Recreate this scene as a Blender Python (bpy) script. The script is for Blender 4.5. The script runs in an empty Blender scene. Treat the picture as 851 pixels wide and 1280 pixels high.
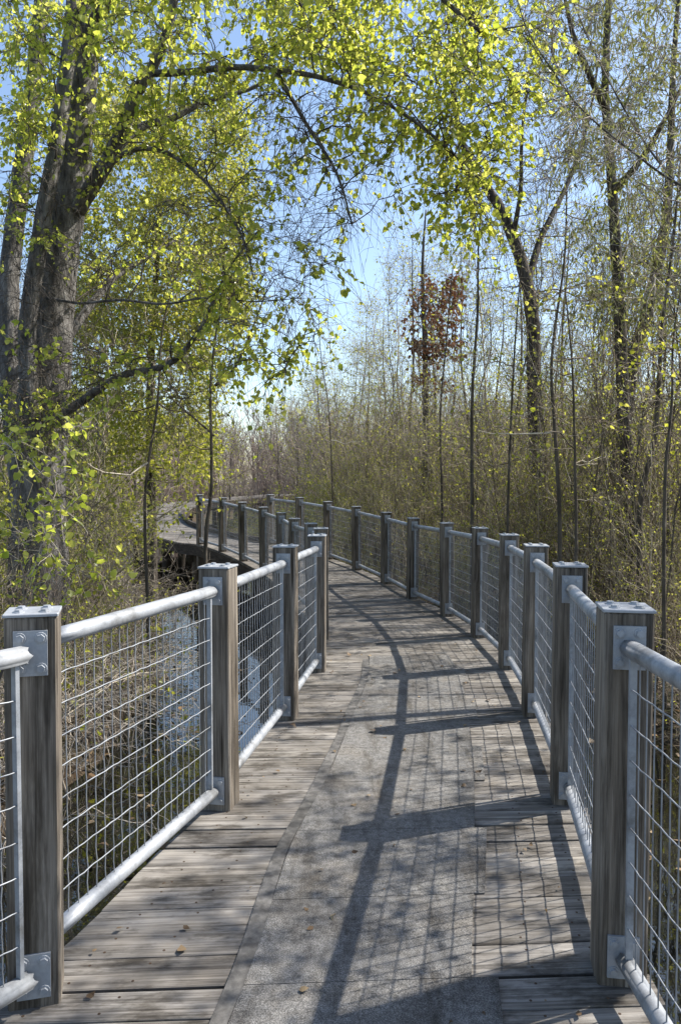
import bpy, math, random
import numpy as np
from mathutils import Vector, Matrix, noise as mnoise

rng = np.random.default_rng(7)
random.seed(7)
R = math.radians
scene = bpy.context.scene
COL = scene.collection

# ------------------------------------------------------------------ camera
FPX, CX, CY, CAMH = 980.0, 425.5, 640.0, 1.52
PITCH = math.atan(40.0 / FPX)
cam_d = bpy.data.cameras.new("camera"); cam = bpy.data.objects.new("camera", cam_d)
COL.objects.link(cam)
cam.location = (0, 0, CAMH); cam.rotation_euler = (math.pi / 2 - PITCH, 0, 0)
cam_d.sensor_fit = 'VERTICAL'; cam_d.sensor_height = 23.5; cam_d.sensor_width = 15.6
cam_d.lens = FPX / 1280 * 23.5
cam_d.clip_end = 2000; cam_d.clip_start = 0.05
scene.camera = cam
_F = np.array([0, math.cos(PITCH), -math.sin(PITCH)]); _U = np.array([0, math.sin(PITCH), math.cos(PITCH)])
_X = np.array([1.0, 0, 0]); _C = np.array([0, 0, CAMH])


def P(px, py, d):
    """A point of the place seen at a pixel of the photograph, at a given depth in metres."""
    px, py, d = np.broadcast_arrays(np.asarray(px, float), np.asarray(py, float), np.asarray(d, float))
    u = (px - CX) / FPX; v = (CY - py) / FPX
    return _C + d[..., None] * (u[..., None] * _X + v[..., None] * _U + _F)


# ------------------------------------------------------------------ mesh helpers
class MB:
    def __init__(s):
        s.v = []; s.f3 = []; s.f4 = []; s.n = 0; s.uv3 = []; s.uv4 = []

    def add(s, v, f3=None, f4=None):
        v = np.asarray(v, float).reshape(-1, 3)
        if f3 is not None and len(f3): s.f3.append(np.asarray(f3, np.int64).reshape(-1, 3) + s.n)
        if f4 is not None and len(f4): s.f4.append(np.asarray(f4, np.int64).reshape(-1, 4) + s.n)
        s.v.append(v); s.n += len(v)
        return s

    def mesh(s, name, mat, smooth=False):
        v = np.concatenate(s.v) if s.v else np.zeros((0, 3))
        f3 = np.concatenate(s.f3) if s.f3 else np.zeros((0, 3), np.int64)
        f4 = np.concatenate(s.f4) if s.f4 else np.zeros((0, 4), np.int64)
        me = bpy.data.meshes.new(name)
        me.vertices.add(len(v)); me.vertices.foreach_set('co', v.astype(np.float32).ravel())
        me.loops.add(f3.size + f4.size)
        me.loops.foreach_set('vertex_index', np.concatenate([f3.ravel(), f4.ravel()]).astype(np.int32))
        me.polygons.add(len(f3) + len(f4))
        st = np.concatenate([np.arange(len(f3)) * 3, f3.size + np.arange(len(f4)) * 4]).astype(np.int32)
        me.polygons.foreach_set('loop_start', st)
        me.polygons.foreach_set('use_smooth', np.full(len(st), bool(smooth)))
        me.update(calc_edges=True); me.validate()
        if mat: me.materials.append(mat)
        return me


def link(name, data, parent=None, loc=None, rot=None):
    o = bpy.data.objects.new(name, data); COL.objects.link(o)
    if parent is not None: o.parent = parent
    if loc is not None: o.location = loc
    if rot is not None: o.rotation_euler = rot
    return o


def tag(o, label=None, cat=None, group=None, kind=None):
    if label: o['label'] = label
    if cat: o['category'] = cat
    if group: o['group'] = group
    if kind: o['kind'] = kind
    return o


def copy_thing(root, loc, rotz, scale=1.0):
    r = root.copy(); COL.objects.link(r)
    r.location = loc; r.rotation_euler = (0, 0, rotz); r.scale = (scale,) * 3
    for ch in root.children:
        c = ch.copy(); COL.objects.link(c); c.parent = r
    return r


BOXF = np.array([[0, 3, 2, 1], [4, 5, 6, 7], [0, 1, 5, 4], [1, 2, 6, 5], [2, 3, 7, 6], [3, 0, 4, 7]])


def box_verts(x0, x1, y0, y1, z0, z1):
    return np.array([[x0, y0, z0], [x1, y0, z0], [x1, y1, z0], [x0, y1, z0],
                     [x0, y0, z1], [x1, y0, z1], [x1, y1, z1], [x0, y1, z1]], float)


def norm(a):
    return a / np.maximum(np.linalg.norm(a, axis=-1, keepdims=True), 1e-9)


def tubes(mb, pts, rad, sides=4, cap=True):
    """pts (m,n,3), rad (m,n): m tapered tubes of n rings each."""
    pts = np.asarray(pts, float); rad = np.asarray(rad, float)
    if pts.ndim == 2: pts = pts[None]; rad = rad[None]
    m, n, _ = pts.shape
    if m == 0: return
    T = norm(np.gradient(pts, axis=1))
    mean = norm(T.mean(axis=1))
    ref = np.where(np.abs(mean[:, 2:3]) > .8, np.array([[1.0, .13, 0]]), np.array([[0, 0, 1.0]]))
    N = norm(np.cross(T, ref[:, None, :])); B = np.cross(T, N)
    a = np.arange(sides) * 2 * np.pi / sides
    ring = pts[:, :, None, :] + rad[:, :, None, None] * (np.cos(a)[None, None, :, None] * N[:, :, None, :] + np.sin(a)[None, None, :, None] * B[:, :, None, :])
    v = ring.reshape(-1, 3)
    i = np.arange(n - 1)[:, None] * sides; j = np.arange(sides)[None, :]; j2 = (j + 1) % sides
    q = np.stack([i + j, i + j2, i + sides + j2, i + sides + j], -1).reshape(-1, 4)
    q = (q[None] + (np.arange(m) * n * sides)[:, None, None]).reshape(-1, 4)
    f3 = None
    if cap and sides == 4:
        c = np.array([[3, 2, 1, 0], [(n - 1) * sides + k for k in range(4)]])
        q = np.concatenate([q, (c[None] + (np.arange(m) * n * sides)[:, None, None]).reshape(-1, 4)])
    elif cap and sides > 4:
        c = [[0, k + 1, k] for k in range(1, sides - 1)] + [[(n - 1) * sides, (n - 1) * sides + k, (n - 1) * sides + k + 1] for k in range(1, sides - 1)]
        f3 = (np.array(c)[None] + (np.arange(m) * n * sides)[:, None, None]).reshape(-1, 3)
    mb.add(v, f3, q)


LEAF_OVAL = np.array([[0, 0, 0], [.28, -.36, .05], [.28, .36, .05], [.62, -.30, .04], [.62, .30, .04], [1, 0, -.08]])
LEAF_SLIM = np.array([[0, 0, 0], [.3, -.13, .02], [.3, .13, .02], [.68, -.11, .0], [.68, .11, .0], [1, 0, -.06]])


def leaves(mb, pos, axis, size, tmpl=LEAF_OVAL, flat=0.0):
    m = len(pos)
    if m == 0: return
    ax = norm(axis); rnd = rng.normal(size=(m, 3)); rnd[:, 2] += flat
    side = norm(np.cross(ax, rnd)); nor = np.cross(side, ax)
    t = tmpl
    t = np.repeat(tmpl[None], m, 0); t = t * np.stack([np.ones(m), rng.uniform(.75, 1.15, m), rng.uniform(-2.5, 4.5, m)], -1)[:, None, :]
    v = pos[:, None, :] + size[:, None, None] * (t[:, :, 0:1] * ax[:, None, :] + t[:, :, 1:2] * side[:, None, :] + t[:, :, 2:3] * nor[:, None, :])
    off = (np.arange(m) * 6)[:, None, None]
    f3 = (np.array([[0, 1, 2], [3, 5, 4]])[None] + off).reshape(-1, 3)
    f4 = (np.array([[1, 3, 4, 2]])[None] + off).reshape(-1, 4)
    mb.add(v.reshape(-1, 3), f3, f4)


def catmull(pts, per=6):
    pts = np.asarray(pts, float)
    p = np.concatenate([[2 * pts[0] - pts[1]], pts, [2 * pts[-1] - pts[-2]]])
    out = []
    for i in range(1, len(p) - 2):
        t = np.linspace(0, 1, per, endpoint=False)[:, None]
        a, b, c, d = p[i - 1], p[i], p[i + 1], p[i + 2]
        out.append(.5 * ((2 * b) + (-a + c) * t + (2 * a - 5 * b + 4 * c - d) * t * t + (-a + 3 * b - 3 * c + d) * t ** 3))
    out.append(pts[-1:])
    return np.concatenate(out)


# ------------------------------------------------------------------ materials
def new_mat(name):
    m = bpy.data.materials.new(name); m.use_nodes = True
    nt = m.node_tree; nt.nodes.clear()
    out = nt.nodes.new('ShaderNodeOutputMaterial')
    return m, nt, out


def nd(nt, typ, **kw):
    n = nt.nodes.new(typ)
    for k, v in kw.items():
        if k in n.inputs: n.inputs[k].default_value = v
        else: setattr(n, k, v)
    return n


def ramp(nt, fac, stops):
    r = nt.nodes.new('ShaderNodeValToRGB'); e = r.color_ramp.elements
    while len(e) < len(stops): e.new(.5)
    for el, (p, c) in zip(e, stops):
        el.position = p; el.color = (*c, 1) if len(c) == 3 else c
    nt.links.new(fac, r.inputs[0]); return r.outputs[0]


def mixc(nt, a, b, fac, mode='MIX'):
    m = nt.nodes.new('ShaderNodeMix'); m.data_type = 'RGBA'; m.blend_type = mode
    for sock, val in ((m.inputs[6], a), (m.inputs[7], b), (m.inputs[0], fac)):
        if hasattr(val, 'is_output'): nt.links.new(val, sock)
        elif isinstance(val, tuple): sock.default_value = (*val, 1)
        else: sock.default_value = val
    return m.outputs[2]


def bump(nt, h, strength=.4, dist=.01):
    b = nd(nt, 'ShaderNodeBump', Strength=strength, Distance=dist); nt.links.new(h, b.inputs['Height']); return b.outputs[0]


def noise(nt, vec, scale, detail=4, rough=.55):
    n = nd(nt, 'ShaderNodeTexNoise', Scale=scale, Detail=detail, Roughness=rough)
    if vec is not None: nt.links.new(vec, n.inputs['Vector'])
    return n.outputs[0]


def mapping(nt, vec, scale=(1, 1, 1)):
    m = nt.nodes.new('ShaderNodeMapping'); m.inputs['Scale'].default_value = scale; nt.links.new(vec, m.inputs[0]); return m.outputs[0]


def wood_material(name, light, mid, dark, grain_axis, use_uv, rough=.85):
    m, nt, out = new_mat(name)
    tc = nt.nodes.new('ShaderNodeTexCoord'); geo = nt.nodes.new('ShaderNodeNewGeometry')
    vec = tc.outputs['UV'] if use_uv else tc.outputs['Object']
    oi = nt.nodes.new('ShaderNodeObjectInfo')
    # offset the grain per object and per board
    add = nt.nodes.new('ShaderNodeVectorMath'); add.operation = 'ADD'
    comb = nt.nodes.new('ShaderNodeCombineXYZ'); mul = nd(nt, 'ShaderNodeMath', operation='MULTIPLY'); mul.inputs[1].default_value = 37.0
    nt.links.new(oi.outputs['Random'], mul.inputs[0])
    for k in range(3): nt.links.new(mul.outputs[0], comb.inputs[k])
    nt.links.new(vec, add.inputs[0]); nt.links.new(comb.outputs[0], add.inputs[1]); vec = add.outputs[0]
    sc = {'x': (1.2, 38, 38), 'z': (38, 38, 1.5)}[grain_axis]
    sc2 = {'x': (3, 140, 140), 'z': (150, 150, 3)}[grain_axis]
    g1 = noise(nt, mapping(nt, vec, sc), 1.0, 6, .65)
    g2 = noise(nt, mapping(nt, vec, sc2), 1.0, 3, .6)
    blot = noise(nt, vec if use_uv else mapping(nt, vec, (3, 3, .45)), 3.2, 5, .6)
    c = ramp(nt, g1, [(.28, dark), (.5, mid), (.72, light)])
    c = mixc(nt, c, ramp(nt, g2, [(.35, (.25, .22, .2)), (.55, (1, 1, 1))]), .55, 'MULTIPLY')
    c = mixc(nt, c, ramp(nt, blot, [(.35, (.5, .47, .43)), (.6, (1, 1, 1)), (.8, (1.0, .95, .86))]), .8, 'MULTIPLY')
    st = noise(nt, mapping(nt, vec, (4, 9, 9) if use_uv else (9, 9, 1.2)), 1.0, 6, .7)
    c = mixc(nt, c, ramp(nt, st, [(.38, (.36, .34, .31)), (.51, (1, 1, 1)), (.7, (1.0, .98, .94))]), .9, 'MULTIPLY')
    isl = ramp(nt, geo.outputs['Random Per Island'], [(0, (.62, .6, .58)), (.5, (.9, .88, .86)), (1, (1.0, .97, .92))])
    if not use_uv:   # long drying checks
        ck = noise(nt, mapping(nt, vec, (26, 26, .9)), 1.0, 2, .5)
        c = mixc(nt, c, ramp(nt, ck, [(.30, (.16, .14, .12)), (.345, (1, 1, 1))]), .9, 'MULTIPLY')
        g1 = ramp(nt, ck, [(.29, (0, 0, 0)), (.36, (.5, .5, .5)), (.8, (.7, .7, .7))])
    if use_uv: c = mixc(nt, c, isl, 1.0, 'MULTIPLY')
    p = nd(nt, 'ShaderNodeBsdfPrincipled', Roughness=rough); p.inputs['Specular IOR Level'].default_value = .25
    nt.links.new(c, p.inputs['Base Color'])
    hs = nd(nt, 'ShaderNodeMath', operation='ADD'); nt.links.new(g1, hs.inputs[0]); nt.links.new(g2, hs.inputs[1])
    nt.links.new(bump(nt, hs.outputs[0], .6, .006), p.inputs['Normal'])
    nt.links.new(p.outputs[0], out.inputs[0]); return m


M = {}
M['deck'] = wood_material('weathered_plank', (.41, .395, .375), (.275, .263, .247), (.08, .074, .068), 'x', True)
M['post'] = wood_material('weathered_post', (.36, .315, .262), (.22, .192, .16), (.055, .047, .039), 'z', False)
M['beam'] = wood_material('dark_beam', (.16, .135, .11), (.09, .075, .06), (.03, .026, .022), 'x', True)


def mat_matting():
    m, nt, out = new_mat('gritty_grey_matting')
    tc = nt.nodes.new('ShaderNodeTexCoord'); v = tc.outputs['Object']; geo = nt.nodes.new('ShaderNodeNewGeometry')
    fine = noise(nt, v, 260, 3, .7); big = noise(nt, v, 2.2, 5, .6); mid = noise(nt, v, 40, 4, .6)
    c = ramp(nt, fine, [(.32, (.06, .059, .057)), (.5, (.18, .176, .17)), (.68, (.37, .36, .345))])
    c = mixc(nt, c, ramp(nt, big, [(.34, (.55, .52, .49)), (.52, (1, 1, 1)), (.7, (1.0, .93, .84))]), .95, 'MULTIPLY')
    c = mixc(nt, c, ramp(nt, mid, [(.35, (.5, .49, .47)), (.6, (1, 1, 1))]), .7, 'MULTIPLY')
    scuff = noise(nt, mapping(nt, v, (9, 1.6, 5)), 1.0, 6, .7)
    c = mixc(nt, c, ramp(nt, scuff, [(.36, (.55, .52, .48)), (.5, (1, 1, 1)), (.66, (1.0, .98, .94)), (.8, (1.0, .9, .78))]), .85, 'MULTIPLY')
    c = mixc(nt, c, ramp(nt, geo.outputs['Random Per Island'], [(0, (.85, .85, .86)), (1, (1.0, .99, .97))]), 1, 'MULTIPLY')
    p = nd(nt, 'ShaderNodeBsdfPrincipled', Roughness=.92); p.inputs['Specular IOR Level'].default_value = .2
    nt.links.new(c, p.inputs['Base Color']); nt.links.new(bump(nt, fine, .6, .003), p.inputs['Normal'])
    nt.links.new(p.outputs[0], out.inputs[0]); return m


def mat_steel(name='galvanised_steel', k=.76, metal=.2):
    m, nt, out = new_mat(name)
    tc = nt.nodes.new('ShaderNodeTexCoord'); v = tc.outputs['Object']
    n1 = noise(nt, v, 14, 5, .6); n2 = noise(nt, v, 90, 2, .5); n3 = noise(nt, v, 5, 6, .7)
    c = ramp(nt, n1, [(.3, (.36 * k, .38 * k, .41 * k)), (.55, (.48 * k, .50 * k, .53 * k)), (.8, (.56 * k, .58 * k, .61 * k))])
    c = mixc(nt, c, ramp(nt, n2, [(.3, (.8, .8, .8)), (.6, (1, 1, 1))]), .5, 'MULTIPLY')
    c = mixc(nt, c, ramp(nt, n3, [(.34, (.42, .40, .37)), (.5, (.92, .93, .94)), (.7, (1, 1, 1))]), .85, 'MULTIPLY')
    p = nd(nt, 'ShaderNodeBsdfPrincipled', Metallic=metal)
    nt.links.new(c, p.inputs['Base Color'])
    nt.links.new(ramp(nt, n1, [(.3, (.6,) * 3), (.7, (.45,) * 3)]), p.inputs['Roughness'])
    nt.links.new(bump(nt, n2, .15, .002), p.inputs['Normal'])
    nt.links.new(p.outputs[0], out.inputs[0]); return m


def mat_bark(name, a, b, c3, zs=1.5, xs=14, bd=.03):
    m, nt, out = new_mat(name)
    tc = nt.nodes.new('ShaderNodeTexCoord'); v = tc.outputs['Object']
    n1 = noise(nt, mapping(nt, v, (xs, xs, zs)), 1, 6, .68); n2 = noise(nt, v, 2.5, 4, .6)
    c = ramp(nt, n1, [(.33, a), (.5, b), (.7, c3)])
    c = mixc(nt, c, ramp(nt, n2, [(.3, (.6, .6, .58)), (.6, (1, 1, 1))]), .7, 'MULTIPLY')
    p = nd(nt, 'ShaderNodeBsdfPrincipled', Roughness=.9); p.inputs['Specular IOR Level'].default_value = .2
    nt.links.new(c, p.inputs['Base Color']); nt.links.new(bump(nt, n1, 1.0, bd), p.inputs['Normal'])
    nt.links.new(p.outputs[0], out.inputs[0]); return m


def mat_twig(name, stops):
    m, nt, out = new_mat(name)
    geo = nt.nodes.new('ShaderNodeNewGeometry')
    c = ramp(nt, geo.outputs['Random Per Island'], stops)
    p = nd(nt, 'ShaderNodeBsdfPrincipled', Roughness=.75); p.inputs['Specular IOR Level'].default_value = .3
    nt.links.new(c, p.inputs['Base Color']); nt.links.new(p.outputs[0], out.inputs[0]); return m


def mat_leaf(name, stops, tstops, trans=.5, rough=.45, spec=.4):
    m, nt, out = new_mat(name)
    geo = nt.nodes.new('ShaderNodeNewGeometry'); r = geo.outputs['Random Per Island']
    p = nd(nt, 'ShaderNodeBsdfPrincipled', Roughness=rough); p.inputs['Specular IOR Level'].default_value = spec
    nt.links.new(ramp(nt, r, stops), p.inputs['Base Color'])
    t = nt.nodes.new('ShaderNodeBsdfTranslucent'); nt.links.new(ramp(nt, r, tstops), t.inputs[0])
    mx = nt.nodes.new('ShaderNodeMixShader'); mx.inputs[0].default_value = trans
    nt.links.new(p.outputs[0], mx.inputs[1]); nt.links.new(t.outputs[0], mx.inputs[2])
    nt.links.new(mx.outputs[0], out.inputs[0]); return m


def mat_ground():
    m, nt, out = new_mat('swamp_floor')
    tc = nt.nodes.new('ShaderNodeTexCoord'); v = tc.outputs['Object']
    n1 = noise(nt, v, 1.1, 6, .65); n2 = noise(nt, v, 22, 5, .7); n3 = noise(nt, v, .25, 3)
    c = ramp(nt, n2, [(.3, (.022, .016, .011)), (.5, (.06, .044, .028)), (.7, (.15, .115, .075))])
    c = mixc(nt, c, (.055, .065, .022), ramp(nt, n1, [(.5, (0, 0, 0)), (.68, (.75,) * 3)]))
    c = mixc(nt, c, ramp(nt, n3, [(.35, (.65, .62, .6)), (.6, (1, 1, 1))]), .7, 'MULTIPLY')
    p = nd(nt, 'ShaderNodeBsdfPrincipled', Roughness=.9); p.inputs['Specular IOR Level'].default_value = .2
    nt.links.new(c, p.inputs['Base Color']); nt.links.new(bump(nt, n2, .9, .05), p.inputs['Normal'])
    nt.links.new(p.outputs[0], out.inputs[0]); return m


def mat_water():
    m, nt, out = new_mat('swamp_water')
    tc = nt.nodes.new('ShaderNodeTexCoord'); v = tc.outputs['Object']
    n = noise(nt, v, 5, 3, .5)
    dif = nt.nodes.new('ShaderNodeBsdfDiffuse'); dif.inputs[0].default_value = (.012, .013, .010, 1)
    tr = nt.nodes.new('ShaderNodeBsdfTransparent'); tr.inputs[0].default_value = (.42, .38, .26, 1)
    body = nt.nodes.new('ShaderNodeMixShader'); body.inputs[0].default_value = .45
    nt.links.new(dif.outputs[0], body.inputs[1]); nt.links.new(tr.outputs[0], body.inputs[2])
    gl = nd(nt, 'ShaderNodeBsdfGlossy', Roughness=.015); gl.inputs[0].default_value = (1, 1, 1, 1)
    bn = bump(nt, n, .06, .02); nt.links.new(bn, gl.inputs['Normal'])
    fr = nd(nt, 'ShaderNodeFresnel', IOR=2.1); nt.links.new(bn, fr.inputs['Normal'])
    mx = nt.nodes.new('ShaderNodeMixShader'); nt.links.new(fr.outputs[0], mx.inputs[0])
    nt.links.new(body.outputs[0], mx.inputs[1]); nt.links.new(gl.outputs[0], mx.inputs[2])
    nt.links.new(mx.outputs[0], out.inputs[0]); return m


M['screw'] = mat_bark('rusty_screw', (.03, .02, .015), (.07, .045, .03), (.12, .08, .05), 30, 30, .001)
M['strip'] = mat_bark('dark_strip', (.06, .057, .054), (.115, .109, .102), (.2, .19, .175), 20, 20, .001)
M['mat'] = mat_matting(); M['steel'] = mat_steel(); M['wire'] = mat_steel('weathered_wire', .68, .35); M['ground'] = mat_ground(); M['water'] = mat_water()
M['bark_grey'] = mat_bark('grey_furrowed_bark', (.04, .036, .033), (.15, .14, .131), (.32, .305, .288), 4.0, 15, .07)
M['bark_sap'] = mat_bark('sapling_bark', (.05, .042, .033), (.11, .092, .072), (.2, .175, .14), 3, 25)
M['bark_dark'] = mat_bark('dark_bark', (.03, .025, .021), (.085, .072, .06), (.19, .168, .145), 3, 18, .05)
M['twig_brown'] = mat_twig('brown_twigs', [(0, (.07, .054, .037)), (.4, (.22, .172, .118)), (.8, (.42, .35, .26)), (1, (.62, .56, .45))])
M['twig_grey'] = mat_twig('grey_twigs', [(0, (.12, .10, .08)), (.5, (.28, .24, .195)), (1, (.52, .46, .38))])
M['twig_olive'] = mat_twig('olive_twigs', [(0, (.09, .08, .04)), (.5, (.24, .212, .108)), (1, (.46, .41, .25))])
M['twig_red'] = mat_twig('reddish_twigs', [(0, (.12, .085, .068)), (.5, (.26, .195, .16)), (1, (.44, .36, .30))])
M['twig_tan'] = mat_twig('tan_twigs', [(0, (.08, .058, .036)), (.5, (.25, .19, .125)), (1, (.52, .44, .32))])
M['twig_dark'] = mat_twig('dark_twigs', [(0, (.03, .024, .018)), (.6, (.075, .06, .045)), (1, (.16, .135, .11))])
M['leaf_poplar'] = mat_leaf('poplar_leaf', [(0, (.14, .18, .035)), (.5, (.27, .30, .06)), (1, (.40, .41, .11))],
                            [(0, (.40, .48, .05)), (.5, (.61, .65, .08)), (1, (.78, .76, .16))], .66, .35, .5)
M['leaf_small'] = mat_leaf('young_leaf', [(0, (.10, .13, .02)), (.5, (.18, .21, .04)), (1, (.28, .30, .08))],
                           [(0, (.34, .38, .03)), (.5, (.54, .54, .06)), (1, (.66, .62, .13))], .55, .45, .35)
M['leaf_willow'] = mat_leaf('catkin_leaf', [(0, (.10, .10, .035)), (.5, (.17, .175, .06)), (1, (.27, .27, .12))],
                            [(0, (.16, .18, .04)), (.5, (.26, .28, .07)), (1, (.34, .34, .12))], .45, .55, .3)
M['leaf_dead'] = mat_leaf('dead_leaf', [(0, (.13, .055, .025)), (.5, (.25, .115, .05)), (1, (.36, .20, .10))],
                          [(0, (.12, .045, .025)), (1, (.26, .12, .06))], .3, .7, .15)
M['leaf_litter'] = mat_leaf('litter_leaf', [(0, (.05, .032, .018)), (.4, (.14, .09, .05)), (.8, (.26, .19, .11)), (.93, (.34, .26, .16)), (1, (.30, .16, .04))],
                            [(0, (.08, .05, .02)), (1, (.2, .14, .06))], .15, .6, .3)
M['grass'] = mat_leaf('swamp_grass', [(0, (.06, .085, .018)), (.5, (.11, .14, .03)), (.8, (.22, .19, .08)), (1, (.34, .28, .15))],
                      [(0, (.12, .17, .02)), (1, (.3, .28, .1))], .35, .5, .3)

# ------------------------------------------------------------------ walkway lines
LP = [(39, 765, 2.20), (274, 712, 3.55), (357, 684, 4.96), (396, 668.5, 6.32), (402, 661.5, 7.76), (389.7, 655, 9.15), (367, 649, 10.5),
      (352, 642, 11.9), (330, 633.6, 13.25), (304, 628, 14.6), (278, 623, 16.0), (250, 618.5, 17.35)]
RP = [(778, 752, 2.29), (711, 699, 3.60), (668, 680.5, 5.03), (635.5, 667, 6.42), (598.5, 659, 7.84), (559, 653, 9.25), (515.5, 648.5, 10.65),
      (482.5, 640, 12.05), (446, 633, 13.55), (410, 627, 14.95), (374.5, 620.5, 16.2), (338, 617, 17.4)]
HP = 1.10
Lt = np.array([P(*a) for a in LP]); Rt = np.array([P(*a) for a in RP])
zz = .5 * (Lt[:, 2] + Rt[:, 2]) - HP
zz = np.convolve(np.concatenate([[zz[0]], zz, [zz[-1]]]), [.25, .5, .25], 'valid')
L = Lt.copy(); Rr = Rt.copy(); L[:, 2] = zz; Rr[:, 2] = zz
L0 = np.array([[-2.9, .25, zz[0] + .02], [-1.55, 1.02, zz[0] + .01]]); R0 = np.array([[.70, -.55, zz[0] + .02], [.80, .83, zz[0] + .01]])
farc = np.array([[-3.2, 19.3, .03], [-4.45, 21.5, .10], [-5.5, 24, .20], [-6.2, 27, .35], [-6.5, 30, .48], [-6.2, 34, .58], [-4.8, 39, .66], [-3.0, 46, .7]])
ft = norm(np.gradient(farc[:, :2], axis=0)); fn = np.stack([-ft[:, 1], ft[:, 0]], 1) * .8
fL = farc.copy(); fL[:, :2] += fn; fR = farc.copy(); fR[:, :2] -= fn
Lall = np.concatenate([L0, L, fL]); Rall = np.concatenate([R0, Rr, fR])
LEd = catmull(Lall, 24); REd = catmull(Rall, 24)
CEN = .5 * (LEd + REd)
seg = np.linalg.norm(np.diff(CEN, axis=0), axis=1); S = np.concatenate([[0], np.cumsum(seg)])


def at(s, w):
    """Point of the deck at arc length s; w=0 on the left post line, 1 on the right one; may lie beyond."""
    s = np.asarray(s, float); w = np.asarray(w, float)
    a = np.stack([np.interp(s, S, LEd[:, k]) for k in range(3)], -1)
    b = np.stack([np.interp(s, S, REd[:, k]) for k in range(3)], -1)
    return a + (b - a) * w[..., None]


def s_of_depth(y): return float(np.interp(y, CEN[:, 1], S))


def width(s): return np.linalg.norm(at(s, np.array(1.0)) - at(s, np.array(0.0)))


STOT = S[-1]
boardwalk = tag(link('boardwalk', None, loc=(0, 0, 0)), 'curving grey plank boardwalk with a gritty centre strip winding over the swamp', 'boardwalk', kind='structure')

# planks ------------------------------------------------------------
mb = MB(); uvs = []
s = .05; k = 0; screws = []
while s < STOT - .2:
    wdt = .142 + rng.uniform(-.012, .02)
    gap = .0025 + rng.uniform(0, .004) + (.014 if rng.random() < .10 else 0)
    W = width(s); e0 = -(.085 + rng.uniform(-.006, .01)) / W; e1 = 1 + (.085 + rng.uniform(-.006, .01)) / W
    dz = rng.uniform(-.0022, .0022); tw = rng.uniform(-.0025, .0025)
    nseg = 6
    us = np.linspace(e0, e1, nseg + 1)
    sm = s + wdt
    # rounded long edges: three strips across
    prof = [(0, -.038), (0, -.0025), (.03, 0), (.5, .001), (.97, 0), (1, -.0025), (1, -.038)]
    rows = []
    for (t, h) in prof:
        p = at(np.full(nseg + 1, s + t * wdt), us); p[:, 2] += h + dz + tw * (t - .5)
        rows.append(p)
    v = np.array(rows)  # 7, nseg+1, 3
    npf = len(prof)
    f = []
    for a in range(npf - 1):
        for b in range(nseg):
            f.append([a * (nseg + 1) + b, a * (nseg + 1) + b + 1, (a + 1) * (nseg + 1) + b + 1, (a + 1) * (nseg + 1) + b])
    # end caps as fans
    f3 = []
    for b in (0, nseg):
        for a in range(1, npf - 1): f3.append([0 * (nseg + 1) + b, a * (nseg + 1) + b, (a + 1) * (nseg + 1) + b])
    mb.add(v.reshape(-1, 3), f3, f)
    uu = np.tile(us * W, (npf, 1)) + k * 3.7
    vv = np.tile(np.array([[p[0] * wdt + p[1]] for p in prof]), (1, nseg + 1)) + k * .61
    uvs.append(np.stack([uu, vv], -1).reshape(-1, 2))
    if 1.0 < s and 0 < len(mb.v) < 75:
        for w_ in (.035, .15, .5, .85, .965):
            for t_ in (.22, .78): screws.append(at(s + t_ * wdt, np.array(w_ + rng.normal(0, .006))) + [0, 0, dz + .0005 + tw * (t_ - .5)])
    s = sm + gap; k += 1
planking_me = mb.mesh('planking', M['deck'])
uv = np.concatenate(uvs); ul = planking_me.uv_layers.new(name='UVMap')
vi = np.empty(len(planking_me.loops), np.int32); planking_me.loops.foreach_get('vertex_index', vi)
ul.data.foreach_set('uv', uv[vi].astype(np.float32).ravel())
link('planking', planking_me, boardwalk)
mb = MB(); ang = np.arange(8) * np.pi / 4; sc_ = np.array(screws); d8 = np.stack([np.cos(ang), np.sin(ang), ang * 0], -1) * .0048
v = np.concatenate([sc_[:, None, :] + d8[None] + [0, 0, -.003], sc_[:, None, :] + d8[None] * .9 + [0, 0, .0008]], 1)
qf = [[j, (j + 1) % 8, 8 + (j + 1) % 8, 8 + j] for j in range(8)] + [[8, 9, 10, 11], [8, 11, 12, 15], [12, 13, 14, 15]]
mb.add(v.reshape(-1, 3), None, (np.array(qf)[None] + (np.arange(len(sc_)) * 16)[:, None, None]).reshape(-1, 4))
tag(link('deck_screws', mb.mesh('deck_screws', M['screw']), boardwalk), kind='stuff')

def mat_left(ss):
    p = at(ss, np.zeros(len(ss))); W = np.array([width(q) for q in ss])
    return (.425 + .16 * np.clip(3.2 - p[:, 1], 0, 3) ** 1.6) / W, W


# gritty matting ------------------------------------------------------
mb = MB()
s0 = .1; s1 = s_of_depth(6.75); s = s0
while s < s1:
    ln = .52 + rng.uniform(-.05, .05); W = width(s + ln / 2)
    a1 = 1 - (.37 + (.055 if k % 2 else 0) + rng.uniform(-.01, .01)) / W
    k += 1
    ns = 5
    ss = np.linspace(s, s + ln - .003, ns)
    rows = []
    a0, _ = mat_left(ss)
    for h in (.0035, .0068):
        for w_ in (a0, np.full(ns, a1)):
            p = at(ss, w_); p[:, 2] += h; rows.append(p)
    v = np.array(rows)  # lo-left, lo-right, hi-left, hi-right
    f = []
    for b in range(ns - 1):
        i = lambda r, c: r * ns + c
        f += [[i(2, b), i(3, b), i(3, b + 1), i(2, b + 1)], [i(0, b), i(2, b), i(2, b + 1), i(0, b + 1)], [i(3, b), i(1, b), i(1, b + 1), i(3, b + 1)]]
    f += [[i(0, 0), i(1, 0), i(3, 0), i(2, 0)], [i(1, ns - 1), i(0, ns - 1), i(2, ns - 1), i(3, ns - 1)]]
    mb.add(v.reshape(-1, 3), None, f)
    s += ln
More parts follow.
